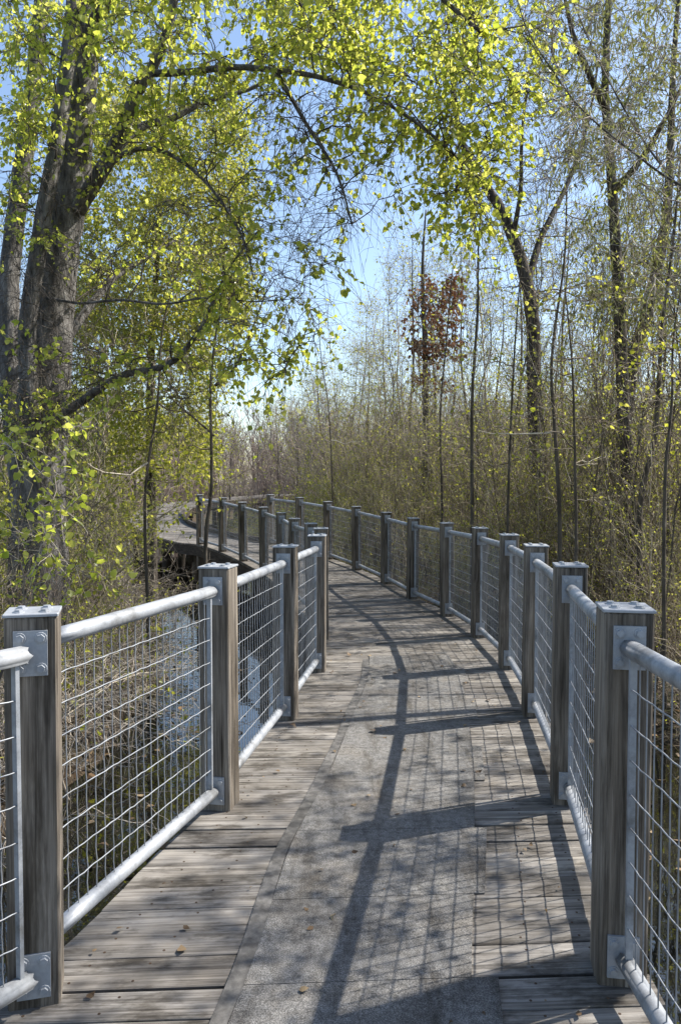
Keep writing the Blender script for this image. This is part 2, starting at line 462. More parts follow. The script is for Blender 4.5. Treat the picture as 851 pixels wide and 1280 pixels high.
tag(link('traction_mat', mb.mesh('traction_mat', M['mat']), boardwalk), 'gritty grey anti-slip sheets down the middle of the planks')

# thin flat dark strip laid along the left edge of the sheets
mb = MB(); ns = 60; ss = np.linspace(s0, s1, ns); ml_, Wd = mat_left(ss); rows = []
for h in (.0028, .0052):
    for o_ in (-.055, -.002):
        p = at(ss, ml_ + (o_ + .003 * np.sin(ss * 5 + o_ * 90)) / Wd); p[:, 2] += h; rows.append(p)
f = []
for b in range(ns - 1):
    q = lambda r, c: r * ns + c
    f += [[q(2, b), q(3, b), q(3, b + 1), q(2, b + 1)], [q(0, b), q(2, b), q(2, b + 1), q(0, b + 1)], [q(3, b), q(1, b), q(1, b + 1), q(3, b + 1)]]
link('edge_strip', MB().add(np.array(rows).reshape(-1, 3), None, f).mesh('edge_strip', M['strip']), boardwalk)

# edge beams, joists, piles, kerb -------------------------------------


def strip_beam(name, sa, sb, w_, off, half, z0, z1, mat, n=120):
    mb = MB(); ss = np.linspace(sa, sb, n)
    c = at(ss, np.full(n, float(w_))); t = norm(np.gradient(c[:, :2], axis=0)); nn = np.stack([t[:, 1], -t[:, 0], np.zeros(n)], 1)
    rows = []
    for (o_, h) in ((off - half, z0), (off + half, z0), (off + half, z1), (off - half, z1)):
        p = c + nn * o_; p[:, 2] += h; rows.append(p)
    v = np.array(rows); f = []
    for a in range(4):
        for b in range(n - 1):
            a2 = (a + 1) % 4
            f.append([a * n + b, a2 * n + b, a2 * n + b + 1, a * n + b + 1])
    f += [[0, n, 2 * n, 3 * n], [4 * n - 1, 3 * n - 1, 2 * n - 1, n - 1]]
    mb.add(v.reshape(-1, 3), None, f)
    me = mb.mesh(name, mat)
    ul = me.uv_layers.new(name='UVMap'); vi = np.empty(len(me.loops), np.int32); me.loops.foreach_get('vertex_index', vi)
    uvv = np.stack([np.tile(ss, 4), np.repeat([0, .1, .3, .4], n)], 1)
    ul.data.foreach_set('uv', uvv[vi].astype(np.float32).ravel())
    return link(name, me, boardwalk)


strip_beam('edge_beam', 0, STOT - .3, 0, -.045, .03, -.26, -.042, M['beam'])
strip_beam('edge_beam', 0, STOT - .3, 1, .045, .03, -.26, -.042, M['beam'])
strip_beam('joist', 0, STOT - .3, .5, 0, .05, -.24, -.043, M['beam'])
sk0, sk1 = s_of_depth(17.7), s_of_depth(27)
strip_beam('kerb', sk0, sk1, 1, -.02, .05, .02, .13, M['beam'])
for i in range(1, len(Lall) + 6):
    ss = s_of_depth(1.2 + 2.4 * i)
    if ss > STOT - 1: break
    for w_ in (.06, .94):
        p = at(ss, np.array(w_)); mb = MB()
        tubes(mb, [[p + [0, 0, -.27], p + [0, 0, -.8], p + [0, 0, -1.9]]], [[.11, .115, .12]], 10)
        link('pile', mb.mesh('pile', M['beam'], True), boardwalk)
    a, b = at(ss, np.array(-.04)), at(ss, np.array(1.04)); t = norm((b - a)[None])[0]; pn = np.array([-t[1], t[0], 0]) * .07
    v = np.array([a - pn + [0, 0, -.42], b - pn + [0, 0, -.42], b + pn + [0, 0, -.42], a + pn + [0, 0, -.42],
                  a - pn + [0, 0, -.262], b - pn + [0, 0, -.262], b + pn + [0, 0, -.262], a + pn + [0, 0, -.262]])
    link('cross_beam', MB().add(v, None, BOXF).mesh('cross_beam', M['beam']), boardwalk)

# ------------------------------------------------------------------ railings
PW = .069   # half width of a post


def bevel_box(mb, x0, x1, y0, y1, z0, z1, b):
    """box with chamfered vertical edges and top rim"""
    def ring(i, z): return [[x0 + b + i, y0 + i, z], [x1 - b - i, y0 + i, z], [x1 - i, y0 + b + i, z], [x1 - i, y1 - b - i, z],
                            [x1 - b - i, y1 - i, z], [x0 + b + i, y1 - i, z], [x0 + i, y1 - b - i, z], [x0 + i, y0 + b + i, z]]
    v = ring(0, z0) + ring(0, z1 - b) + ring(b * .7, z1)
    f4 = []
    for r in (0, 1):
        for j in range(8): f4.append([r * 8 + j, r * 8 + (j + 1) % 8, r * 8 + 8 + (j + 1) % 8, r * 8 + 8 + j])
    f3 = [[16, 16 + j, 17 + j] for j in range(1, 7)] + [[0, j + 1, j] for j in range(1, 7)]
    mb.add(v, f3, f4)


def bolt(mb, c, axis, r=.0125, h=.011, sides=6):
    """hex head with a washer under it"""
    axis = np.asarray(axis, float); ref = np.array([0, 0, 1.0]) if abs(axis[2]) < .9 else np.array([1.0, 0, 0])
    N = norm(np.cross(axis, ref)[None])[0]; B = np.cross(axis, N)
    for (rr, a, b, sd) in ((r * 1.45, -.001, .003, 12), (r, .002, h, sides)):
        ang = np.arange(sd) * 2 * np.pi / sd + .3
        lo = c + axis * a + rr * (np.cos(ang)[:, None] * N + np.sin(ang)[:, None] * B)
        hi = c + axis * b + rr * .94 * (np.cos(ang)[:, None] * N + np.sin(ang)[:, None] * B)
        v = np.concatenate([lo, hi]); f4 = [[j, (j + 1) % sd, sd + (j + 1) % sd, sd + j] for j in range(sd)]
        f3 = [[sd, sd + j, sd + j + 1] for j in range(1, sd - 1)]
        mb.add(v, f3, f4)


post_me, cap_me, plate_me = [], None, {}
for q in range(4):
    mb = MB(); bevel_box(mb, -PW, PW, -PW, PW, -.55, HP - .007, .006); post_me.append(mb.mesh('post', M['post']))
mb = MB(); bevel_box(mb, -PW - .003, PW + .003, -PW - .003, PW + .003, HP - .006, HP + .002, .002)
for sx in (-1, 1):
    for sy in (-1, 1): bolt(mb, np.array([sx * .034, sy * .034, HP + .002]), [0, 0, 1], .0115, .008)
cap_me = mb.mesh('post_cap', M['steel'])
for sgn in (-1, 1):   # plate on the face towards +y or -y of the post
    mb = MB(); y0, y1 = (PW + .001, PW + .009) if sgn > 0 else (-PW - .009, -PW - .001)
    mb.add(box_verts(-.044, .044, y0, y1, -.062, .062), None, BOXF)
    for sx in (-1, 1):
        for sz in (-1, 1): bolt(mb, np.array([sx * .027, sgn * (PW + .009), sz * .042]), [0, sgn, 0], .0115, .010)
    plate_me[sgn] = mb.mesh('mounting_plate', M['steel'])

TOPZ, BOTZ, RT, RB = HP - .105, .095, .026, .025


def rail_tube(a, b, r):
    """a pipe whose coped ends are notched like claws"""
    a = np.asarray(a); b = np.asarray(b); n = 7; sd = 18
    t = np.linspace(0, 1, n)[:, None]; c = a + (b - a) * t
    T = norm((b - a)[None])[0]; N = norm(np.cross(T, [0, 0, 1.0])[None])[0]; B = np.cross(N, T)
    ang = np.arange(sd) * 2 * np.pi / sd
    d = np.cos(ang)[:, None] * N + np.sin(ang)[:, None] * B
    v = (c[:, None, :] + r * d[None])
    cope = .004 * np.cos(2 * ang) + .007 * np.cos(6 * ang)
    v[0] -= T * cope[:, None] * 1.0; v[-1] += T * cope[:, None]
    # a ring just inside each end and an inner closing disc set back
    inner0 = a + T * .03 + r * .8 * d; inner1 = b - T * .03 + r * .8 * d
    vv = np.concatenate([v.reshape(-1, 3), inner0, inner1]); f4 = []
    for i in range(n - 1):
        for j in range(sd): f4.append([i * sd + j, i * sd + (j + 1) % sd, (i + 1) * sd + (j + 1) % sd, (i + 1) * sd + j])
    o = n * sd
    for j in range(sd):
        f4.append([o + j, o + (j + 1) % sd, (j + 1) % sd, j])
        f4.append([(n - 1) * sd + j, (n - 1) * sd + (j + 1) % sd, o + sd + (j + 1) % sd, o + sd + j])
    f3 = [[o, o + j + 1, o + j] for j in range(1, sd - 1)] + [[o + sd, o + sd + j, o + sd + j + 1] for j in range(1, sd - 1)]
    return MB().add(vv, f3, f4).mesh('rail', M['steel'], True)


def build_railing(posts, label, side):
    posts = np.asarray(posts); n = len(posts)
    root = tag(link('railing', None, loc=tuple(posts[1])), label, 'railing')
    root_loc = posts[1]; fwd = []
    for i in range(n):
        a = posts[max(i - 1, 0)]; b = posts[min(i + 1, n - 1)]
        d0 = norm((posts[i] - a)[None])[0] if i else norm((b - posts[i])[None])[0]
        d1 = norm((b - posts[i])[None])[0] if i < n - 1 else d0
        t = d0[:2] * (.15 if i == 1 else 1) + d1[:2]; rz = math.atan2(t[1], t[0]) - math.pi / 2
        if i == 1 and side > 0: rz = .27
        fwd.append(np.array([-math.sin(rz), math.cos(rz), 0]))
        po = link('post', post_me[i % 4], root, tuple(posts[i] - root_loc), (rng.normal(0, .007), rng.normal(0, .007), rz))
        link('post_cap', cap_me, po)
        for sgn in (-1, 1):
            if (i == 0 and sgn < 0) or (i == n - 1 and sgn > 0): continue
            for z in (TOPZ, BOTZ): link('mounting_plate', plate_me[sgn], po, (.0, 0, z))
    for i in range(n - 1):
        a, b = posts[i] - root_loc, posts[i + 1] - root_loc
        T = norm((b - a)[None])[0]; near = max(i, 0)
        a = a + fwd[i] * (PW + .012); b = b - fwd[i + 1] * (PW + .012)
        T = norm((b - a)[None])[0]; a2 = a + T * .012; b2 = b - T * .012
        link('top_rail', rail_tube(a2 + [0, 0, TOPZ], b2 + [0, 0, TOPZ], RT), root)
        link('bottom_rail', rail_tube(a2 + [0, 0, BOTZ], b2 + [0, 0, BOTZ], RB), root)
        # flat end bars
        N = norm(np.cross(T, [0, 0, 1.0])[None])[0]
        for e, sg in ((a + T * .04, 1), (b - T * .04, -1)):
            v = []
            for z in (BOTZ + RB * .8, TOPZ - RT * .8):
                for (x, y) in ((-.003, -.014), (.003, -.014), (.003, .014), (-.003, .014)):
                    v.append(e + T * x * 2 + N * y * .7 + [0, 0, z])
            link('end_bar', MB().add(v, None, BOXF).mesh('end_bar', M['steel']), root)
        # welded wire mesh
        mb = MB(); a3 = a + T * .04; b3 = b - T * .04; Ln = np.linalg.norm(b3 - a3)
        nv = max(8, int(round(Ln / .0525))); zb, zt = BOTZ + RB * .7, TOPZ - RT * .7
        det = 19 if i < 7 else 9
        z = np.linspace(zb, zt, det)
        tt = (np.arange(1, nv) / nv)
        base = a3 + (b3 - a3) * tt[:, None]
        pts = np.repeat(base[:, None, :], det, 1); pts[:, :, 2] += z[None]
        wob = 0.0011 * np.sin(z / .0965 * 2 * np.pi)[None, :, None] + rng.normal(0, .0006, (nv - 1, det, 1))
        pts = pts + wob * T + wob * .6 * N
        tubes(mb, pts, np.full(pts.shape[:2], .0021), 5, False)
        rows = np.linspace(zb, zt, 10)[1:-1] + rng.normal(0, .002, 8)
        nh = nv * 2 + 1; t = np.linspace(0, 1, nh)
        ph = a3 + (b3 - a3) * t[:, None]; ph = np.repeat(ph[None], 8, 0); ph[:, :, 2] += rows[:, None]
        ph[:, :, 2] += .0009 * np.sin(t * nv * np.pi)[None] + rng.normal(0, .0008, (8, nh)); ph += N * .0045 * side
        tubes(mb, ph, np.full(ph.shape[:2], .0023), 5, False)
        link('wire_mesh', mb.mesh('wire_mesh', M['wire'], True), root)
    return root


build_railing(np.concatenate([L0[1:], L]), 'timber post and steel mesh railing beside the open blue water', 1)
build_railing(np.concatenate([R0[1:], Rr]), 'timber post and steel mesh railing along the thicket, casting its shadow across the boardwalk', -1)

# ------------------------------------------------------------------ ground and water
POLY = CEN[::4]


def dist_deck(x, y):
    """distance from the centre line and side (-1 left of the path, +1 right)"""
    x = np.asarray(x, float); y = np.asarray(y, float); sh = x.shape
    q = np.stack([x.ravel(), y.ravel()], -1); best = np.full(len(q), 1e9); sd = np.zeros(len(q))
    for i in range(len(POLY) - 1):
        a, b = POLY[i, :2], POLY[i + 1, :2]; ab = b - a
        t = np.clip(((q - a) @ ab) / (ab @ ab), 0, 1); pr = a + t[:, None] * ab; dv = q - pr
        dd = np.hypot(dv[:, 0], dv[:, 1]); cr = ab[0] * dv[:, 1] - ab[1] * dv[:, 0]
        m = dd < best; best[m] = dd[m]; sd[m] = -np.sign(cr[m])
    return best.reshape(sh), sd.reshape(sh)


WATER = -.78


def smooth(a, b, x): t = np.clip((x - a) / (b - a), 0, 1); return t * t * (3 - 2 * t)


def vnoise(x, y, sc, seed=0.0):
    return np.array([mnoise.noise(Vector((a * sc + seed, b * sc - seed, seed))) for a, b in zip(np.ravel(x), np.ravel(y))]).reshape(np.shape(x))


def ground_h(x, y):
    x = np.asarray(x, float); y = np.asarray(y, float)
    d, sd = dist_deck(x, y)
    n = vnoise(x, y, .55, 3.1) * .16 + vnoise(x, y, 1.7, 9.2) * .07
    lo = np.where(sd < 0, 1.75 + .06 * np.clip(y - 4, 0, 14), 1.4)
    h = -1.2 + .58 * smooth(lo, lo + 1.1, d) + .10 * smooth(4, 9, d)
    h = np.where(sd > 0, h - .06, h)
    h = h + n * (.5 + .5 * smooth(1.0, 3, d))
    far = np.hypot(x, y)
    h += .55 * smooth(22, 60, far) + .25 * smooth(28, 45, y)
    return h


u = np.linspace(-1, 1, 161); gx = np.sinh(u * 5.2) / np.sinh(5.2) * 320; gy = np.sinh(np.linspace(-1, 1, 181) * 5.0) / np.sinh(5.0) * 320 + 8
GX, GY = np.meshgrid(gx, gy, indexing='ij'); GZ = ground_h(GX, GY)
v = np.stack([GX, GY, GZ], -1).reshape(-1, 3); nx, ny = GX.shape
i = np.arange(nx - 1)[:, None] * ny + np.arange(ny - 1)[None, :]
f = np.stack([i, i + ny, i + ny + 1, i + 1], -1).reshape(-1, 4)
tag(link('ground', MB().add(v, None, f).mesh('ground', M['ground'], True)), 'brown leaf strewn swamp floor', 'ground', kind='structure')
wv = [[-16, -8, WATER], [14, -8, WATER], [14, 34, WATER], [-16, 34, WATER]]
tag(link('water', MB().add(wv, None, [[0, 1, 2, 3]]).mesh('water', M['water'])), 'still dark water mirroring the blue sky beside the boardwalk', 'water', kind='structure')


def gz(x, y): return float(ground_h(np.array([x]), np.array([y]))[0])


# ------------------------------------------------------------------ plant generators
def rand_dirs(n, up=0.0, flat=1.0):
    d = rng.normal(size=(n, 3)); d[:, 2] = d[:, 2] * flat + up
    return norm(d)


def grow(nodes, nrad, targets, sag=.12, wander=.10, rmin=.004, rmax=.03, npt=7):
    """branches from the nearest limb to every target; later ones fork off earlier ones. returns (m,npt,3),(m,npt)"""
    nodes = np.asarray(nodes, float); nrad = np.asarray(nrad, float)
    cap = len(nodes) + len(targets) * (npt - 2); NP_ = np.empty((cap, 3)); NR = np.empty(cap); k = len(nodes)
    NP_[:k] = nodes; NR[:k] = nrad
    dmin = np.array([np.min(np.linalg.norm(nodes - t, axis=1)) for t in targets]); order = np.argsort(dmin)
    outp, outr = [], []
    for oi in order:
        t = targets[oi]; dv = t - NP_[:k]; dd = np.linalg.norm(dv, axis=1)
        cost = dd + .35 * np.maximum(0, -dv[:, 2]) + .25 * (NR[:k] < rmin * 1.6)
        j = int(np.argmin(cost)); a = NP_[j]; ln = max(dd[j], .05)
        tt = np.linspace(0, 1, npt)[:, None]
        p = a + (t - a) * tt
        side = np.cross((t - a) / ln, rng.normal(size=3))
        p = p + side * wander * ln * np.sin(tt * np.pi) + np.array([0, 0, 1]) * sag * ln * np.sin(tt * np.pi)
        p[1:-1] += rng.normal(0, .025 * ln ** .7, (npt - 2, 3))
        r0 = min(NR[j] * .7, rmin + .011 * ln ** 1.1, rmax); r0 = max(r0, rmin)
        r = r0 + (rmin * .75 - r0) * tt[:, 0]
        outp.append(p); outr.append(r)
        NP_[k:k + npt - 2] = p[2:]; NR[k:k + npt - 2] = r[2:]; k += npt - 2
    return np.array(outp), np.array(outr)


def spray(branches, per, length, droop=-.2, start=.25, up=0.0, npt=4, r=.0028, curve=.12):
    """short twigs off the outer part of each branch"""
    m, n, _ = branches.shape
    bi = np.repeat(np.arange(m), per); t = start + (1 - start) * rng.random(len(bi)); x = t * (n - 1); i0 = np.minimum(x.astype(int), n - 2); fr = (x - i0)[:, None]
    a = branches[bi, i0] * (1 - fr) + branches[bi, i0 + 1] * fr; tan = norm(branches[bi, i0 + 1] - branches[bi, i0])
    d = norm(tan * .7 + rand_dirs(len(bi)) * .9 + np.array([0, 0, up]))
    ln = length * rng.uniform(.5, 1.25, len(bi))[:, None, None]
    tt = np.linspace(0, 1, npt)[None, :, None]
    p = a[:, None, :] + d[:, None, :] * ln * tt + np.array([0, 0, droop]) * ln * tt ** 2 + rng.normal(0, curve * .3, (len(bi), npt, 3)) * ln * tt
    rr = np.repeat((r * (1 - .6 * np.linspace(0, 1, npt)))[None], len(bi), 0)
    return p, rr


def leaf_on(twigs, per, size, var=.5, hang=.3, tmpl=LEAF_OVAL, mb=None, start=.2, flat=0.0):
    m, n, _ = twigs.shape
    bi = np.repeat(np.arange(m), per); t = start + (1 - start) * rng.random(len(bi)); x = t * (n - 1); i0 = np.minimum(x.astype(int), n - 2); fr = (x - i0)[:, None]
    a = twigs[bi, i0] * (1 - fr) + twigs[bi, i0 + 1] * fr; tan = norm(twigs[bi, i0 + 1] - twigs[bi, i0])
    ax = tan * .5 + rand_dirs(len(bi)) - np.array([0, 0, hang])
    leaves(mb, a, ax, size * (1 - var + 2 * var * rng.random(len(bi)) ** 1.3), tmpl, flat)


def limb(mb, pts, r, sides=9, per=6, rough=.05):
    c = catmull(pts, per); rr = np.interp(np.linspace(0, 1, len(c)), np.linspace(0, 1, len(r)), r)
    c[1:-1] += rng.normal(0, rough, (len(c) - 2, 3)) * rr[1:-1, None]
    tubes(mb, c, rr, sides); return c, rr


def tree(name, label, base, limbs, targets, bark, twigmat, leafmat, leafsize, twigs=6, twiglen=.4, per=5, droop=-.25, tmpl=LEAF_OVAL, group=None, cat='tree',
         hang=.3, rmax=.03, sag=.1, crown_twigs=True, twr=.0028, wander=.1, rmin=.004, sides=9, start=.25, bare=None):
    """limbs: list of (points, radii); first one is the trunk"""
    base = np.asarray(base, float); root = tag(link(name, None, loc=tuple(base)), label, cat, group)
    mbt = MB(); nodes, nr = [], []
    for (pts, rr) in limbs:
        c, r_ = limb(mbt, np.asarray(pts) - base, rr, sides); nodes.append(c); nr.append(r_)
    link('trunk', mbt.mesh('trunk', bark, True), root)
    nodes = np.concatenate(nodes); nr = np.concatenate(nr)
    b, br = grow(nodes, nr, np.asarray(targets) - base, rmax=rmax, sag=sag, wander=wander, rmin=rmin)
    mbb = MB(); tubes(mbb, b, br, 4, False)
    tw, twrr = spray(b, twigs, twiglen, droop, r=twr, start=start); tubes(mbb, tw, twrr, 3, False)
    if bare is not None:
        b2, br2 = grow(nodes, nr, np.asarray(bare) - base, rmax=rmax * .5, sag=sag * 1.3, wander=wander * 1.3, rmin=rmin * .8); tubes(mbb, b2, br2, 4, False)
        tw2, twr2 = spray(b2, 7, twiglen * 1.5, -.45, r=twr, start=.1, curve=.25); tubes(mbb, tw2, twr2, 3, False)
        tw3, twr3 = spray(tw2, 2, twiglen * .6, -.3, r=twr * .7, start=.2, curve=.25); tubes(mbb, tw3, twr3, 3, False)
    link('twig_sprays', mbb.mesh('twig_sprays', twigmat, True), root)
    if per:
        mbl = MB(); leaf_on(tw, per, leafsize, hang=hang, tmpl=tmpl, mb=mbl)
        link('crown', mbl.mesh('crown', leafmat), root)
    return root


def region(x0, x1, y0, y1, d0, d1, n):
    return P(rng.uniform(x0, x1, n), rng.uniform(y0, y1, n), rng.uniform(d0, d1, n))


def trace(lst): return np.array([P(*a) for a in lst])


def rooted(pts):
    """lead a traced trunk down to the ground below its lowest traced point"""
    p = pts[0]; dx = (pts[0] - pts[1]); g = np.array([p[0] + dx[0] * .15, p[1], 0]); g[2] = gz(g[0], g[1]) - .1
    return np.concatenate([[g], pts]) if p[2] > g[2] + .3 else pts


# ---- the big poplar
D = 8.0
trunk = rooted(trace([(48, 600, D), (58, 470, D), (66, 360, D), (84, 240, D), (98, 130, D), (106, 30, D), (112, -90, D), (120, -260, D), (130, -420, D)]))
stem2 = trace([(30, 640, D + .4), (14, 470, D + .5), (12, 350, D + .6), (26, 230, D + .7), (42, 110, D + .8), (52, 0, D + .9), (60, -140, D + 1)])
stem3 = trace([(44, 560, D - .35), (34, 420, D - .4), (52, 290, D - .45), (72, 170, D - .4), (86, 60, D - .35), (98, -60, D - .3), (110, -200, D - .3)])
limA = trace([(98, 262, D - .1), (122, 222, D - .3), (148, 175, D - .5), (172, 115, D - .7), (195, 76, D - .8), (214, 22, D - .9), (230, -80, D - 1)])
limB = trace([(186, 92, D - .8), (235, 90, D - 1.1), (290, 84, D - 1.3), (345, 88, D - 1.5), (405, 98, D - 1.7), (470, 122, D - 1.8), (535, 165, D - 1.9), (600, 225, D - 1.9)])
limC = trace([(136, 195, D - .4), (175, 160, D - .2), (215, 148, D), (262, 125, D + .2), (320, 108, D + .4), (400, 60, D + .6)])
limD = trace([(62, 530, D - .2), (100, 503, D - .5), (152, 470, D - .8), (210, 456, D - 1), (246, 418, D - 1.1), (266, 378, D - 1.2), (290, 330, D - 1.3), (330, 280, D - 1.4)])
limE = trace([(62, 460, D + .1), (100, 400, D + .5), (140, 350, D + .9), (170, 330, D + 1.1), (220, 300, D + 1.4)])
limF = trace([(104, 60, D), (160, -40, D - .6), (260, -90, D - 1.1), (380, -80, D - 1.6), (500, -40, D - 1.9), (600, 40, D - 2)])
limG = trace([(118, 224, D - .3), (160, 190, D - .6), (205, 190, D - .9), (255, 225, D - 1.2), (300, 290, D - 1.4), (318, 350, D - 1.5)])
limH = trace([(345, 88, D - 1.5), (380, 150, D - 1.6), (420, 215, D - 1.7), (440, 280, D - 1.7)])
limI = trace([(60, 372, D - .2), (100, 379, D - .5), (150, 375, D - .8), (205, 380, D - 1), (260, 372, D - 1.3), (315, 377, D - 1.5), (372, 373, D - 1.7)])
big_limbs = [(trunk, [.33, .275, .25, .225, .20, .18, .16, .14, .1, .05]), (stem2, [.13, .12, .11, .1, .09, .08, .05]), (stem3, [.09, .085, .08, .075, .07, .06, .05]),
             (limA, [.085, .077, .068, .058, .048, .04, .025]), (limB, [.033, .029, .026, .023, .019, .015, .011, .006]), (limC, [.045, .04, .033, .026, .02, .01]),
             (limD, [.05, .042, .034, .027, .02, .014, .009, .004]), (limE, [.06, .05, .04, .028, .014]), (limF, [.08, .065, .05, .038, .026, .012]),
             (limG, [.03, .024, .019, .015, .01, .005]), (limH, [.02, .016, .012, .007]), (limI, [.015, .013, .012, .010, .008, .006, .003])]
tg = np.concatenate([
    region(130, 420, -50, 75, 5.6, 8.6, 92), region(330, 600, -60, 85, 5.4, 7.8, 88), region(430, 600, 80, 190, 5.5, 7.2, 32),
    region(500, 660, 150, 300, 5.6, 6.6, 26), region(560, 700, -40, 140, 5.6, 7, 30), region(0, 130, -20, 130, 6.6, 9, 45), region(0, 120, 120, 300, 6.6, 9, 30),
    region(300, 440, 110, 330, 5.8, 7, 14), region(110, 300, 80, 200, 6.5, 8.8, 34), region(0, 100, 420, 560, 6, 8, 16), region(150, 330, 330, 470, 6, 7.2, 10),
    region(100, 600, -200, -60, 6, 8.5, 14), region(120, 320, 260, 400, 7, 9, 14), region(300, 400, 370, 500, 6, 7.4, 9), region(270, 330, 280, 420, 6, 7.4, 8)])
br_ = np.concatenate([region(180, 420, 110, 330, 5.8, 7.6, 46), region(20, 300, 300, 560, 6, 8, 40), region(380, 620, 100, 260, 5.6, 7, 20), region(0, 140, 560, 720, 6, 7.5, 18), region(0, 140, 180, 560, 6.4, 7.6, 46), region(300, 400, 300, 460, 6, 7.4, 14)])
tree('poplar_tree', 'big grey poplar with several trunks, its yellow-green limbs arching over the boardwalk', (trunk[0][0], trunk[0][1], trunk[0][2] + .1),
     big_limbs, tg, M['bark_grey'], M['twig_dark'], M['leaf_poplar'], .050, twigs=11, twiglen=.36, per=5, droop=-.35, hang=.6, sag=.12, bare=br_)

# ---- a younger small-leaved tree behind it
D = 13.5
t_ = rooted(trace([(190, 640, D), (188, 480, D), (196, 330, D), (205, 200, D), (215, 80, D)]))
tg = np.concatenate([region(95, 310, 110, 420, 11.5, 15.5, 260), region(85, 270, 380, 600, 11.5, 15, 170), region(200, 310, 200, 400, 12, 15, 50)])
tree('poplar_tree', 'slender young tree in fine pale yellow leaf, standing behind the big grey poplar', t_[0], [(t_, [.09, .08, .065, .05, .03, .015])], tg,
     M['bark_dark'], M['twig_olive'], M['leaf_small'], .054, twigs=15, twiglen=.55, per=9, droop=-.1, hang=.2)

# ---- dark tree on the right, leaning in
D = 13.0
t1 = rooted(trace([(676, 640, D), (668, 520, D), (666, 420, D), (656, 345, D), (630, 272, D), (600, 222, D), (578, 180, D), (566, 110, D), (560, 20, D)]))
t1b = trace([(658, 355, D), (675, 300, D + .3), (690, 268, D + .5), (712, 222, D + .8), (735, 150, D + 1), (750, 60, D + 1.2)])
t1c = trace([(640, 300, D), (650, 240, D - .3), (652, 170, D - .5), (660, 90, D - .6)])
tg = np.concatenate([region(530, 720, -20, 260, 11.5, 15, 110), region(600, 760, 150, 380, 12, 15, 60)])
tree('alder_tree', 'dark trunked tree leaning and forking over the thicket, its bare limbs against the sky', t1[0], [(t1, [.13, .125, .12, .115, .105, .09, .075, .055, .04, .02]), (t1b, [.065, .058, .05, .04, .028, .014]), (t1c, [.045, .036, .026, .014])], tg,
     M['bark_dark'], M['twig_dark'], M['leaf_willow'], .06, twigs=8, twiglen=.6, per=1, droop=.1, tmpl=LEAF_SLIM, sag=-.05)

# ---- two catkin trees at the right edge
D = 10.5
t2 = rooted(trace([(786, 640, D), (779, 520, D), (774, 400, D), (768, 290, D), (762, 200, D), (756, 110, D), (760, 0, D), (768, -120, D)]))
t2b = trace([(765, 240, D), (800, 200, D - .3), (830, 150, D - .6), (870, 70, D - .9)])
t2c = trace([(758, 140, D), (735, 90, D - .4), (715, 40, D - .6), (700, -30, D - .8)])
tg = np.concatenate([region(680, 860, -60, 200, 8.5, 12, 130), region(720, 860, 180, 420, 9, 12, 80)])
tree('catkin_tree', 'straight dark tree hung with olive catkins, beyond the thicket railing', t2[0],
     [(t2, [.095, .09, .085, .08, .072, .062, .052, .042, .025]), (t2b, [.05, .04, .03, .015]), (t2c, [.05, .04, .03, .015])], tg,
     M['bark_dark'], M['twig_olive'], M['leaf_willow'], .075, twigs=9, twiglen=.45, per=4, droop=-.35, tmpl=LEAF_SLIM, hang=1.2)
D = 11.5
t3 = rooted(trace([(770, 620, D), (788, 470, D), (808, 390, D), (826, 310, D), (836, 220, D), (840, 100, D), (850, -40, D)]))
tg = np.concatenate([region(770, 940, -40, 420, 9.5, 13, 120)])
tree('catkin_tree', 'slanting dark tree crossing behind the straight catkin tree at the edge of the thicket', t3[0], [(t3, [.11, .105, .1, .09, .075, .06, .045, .025])], tg,
     M['bark_dark'], M['twig_olive'], M['leaf_willow'], .075, twigs=8, twiglen=.5, per=4, droop=-.3, tmpl=LEAF_SLIM, hang=1.0)
# overhanging willow that reaches in from the right
D = 6.2
bx = np.array([4.6, 6.4, 0]); bx[2] = gz(bx[0], bx[1]) - .1
t4 = np.concatenate([[bx, bx + [.05, .0, 1.8], bx + [-.05, -.1, 3.2]], trace([(1010, 120, D), (985, -60, D)])])
t4b = np.concatenate([[bx + [-.05, -.1, 2.6]], trace([(940, 268, D - .1), (851, 232, D - .2), (790, 190, D - .3), (730, 140, D - .4), (695, 95, D - .4), (660, 40, D - .4), (640, -20, D - .4)])])
t4c = np.concatenate([[bx + [.0, -.1, 2.0]], trace([(960, 360, D + .3), (870, 260, D + .6), (800, 170, D + .8), (740, 60, D + .9), (700, -40, D + 1)])])
tg = np.concatenate([region(650, 860, -40, 220, 5.4, 7.4, 85), region(760, 940, 120, 380, 5.4, 7.4, 40), region(850, 1100, -200, 200, 5, 7.5, 40)])
tree('willow_tree', 'willow with long thin pale branches reaching in over the near end of the railing', bx, [(t4, [.1, .085, .07, .05, .03]), (t4b, [.015, .011, .009, .008, .007, .006, .005, .003]), (t4c, [.018, .013, .011, .009, .007, .004])], tg,
     M['bark_grey'], M['twig_grey'], M['leaf_willow'], .045, twigs=7, twiglen=.36, per=3, droop=-.2, tmpl=LEAF_SLIM, hang=.5)

# ---- tree with withered russet leaves, far behind the bend, and its pale neighbours
D = 23
t5 = rooted(trace([(532, 600, D), (531, 450, D), (528, 340, D), (532, 262, D)]))
tg = np.concatenate([region(508, 575, 350, 490, 22, 24, 60), region(518, 560, 400, 480, 22.3, 23.7, 14)])
tree('beech_tree', 'small tree still holding withered russet leaves, beyond the bend', t5[0], [(t5, [.13, .11, .08, .05, .02])], tg, M['bark_dark'], M['twig_dark'], M['leaf_dead'], .10,
     twigs=9, twiglen=.4, per=4, droop=-.2, hang=1.2)

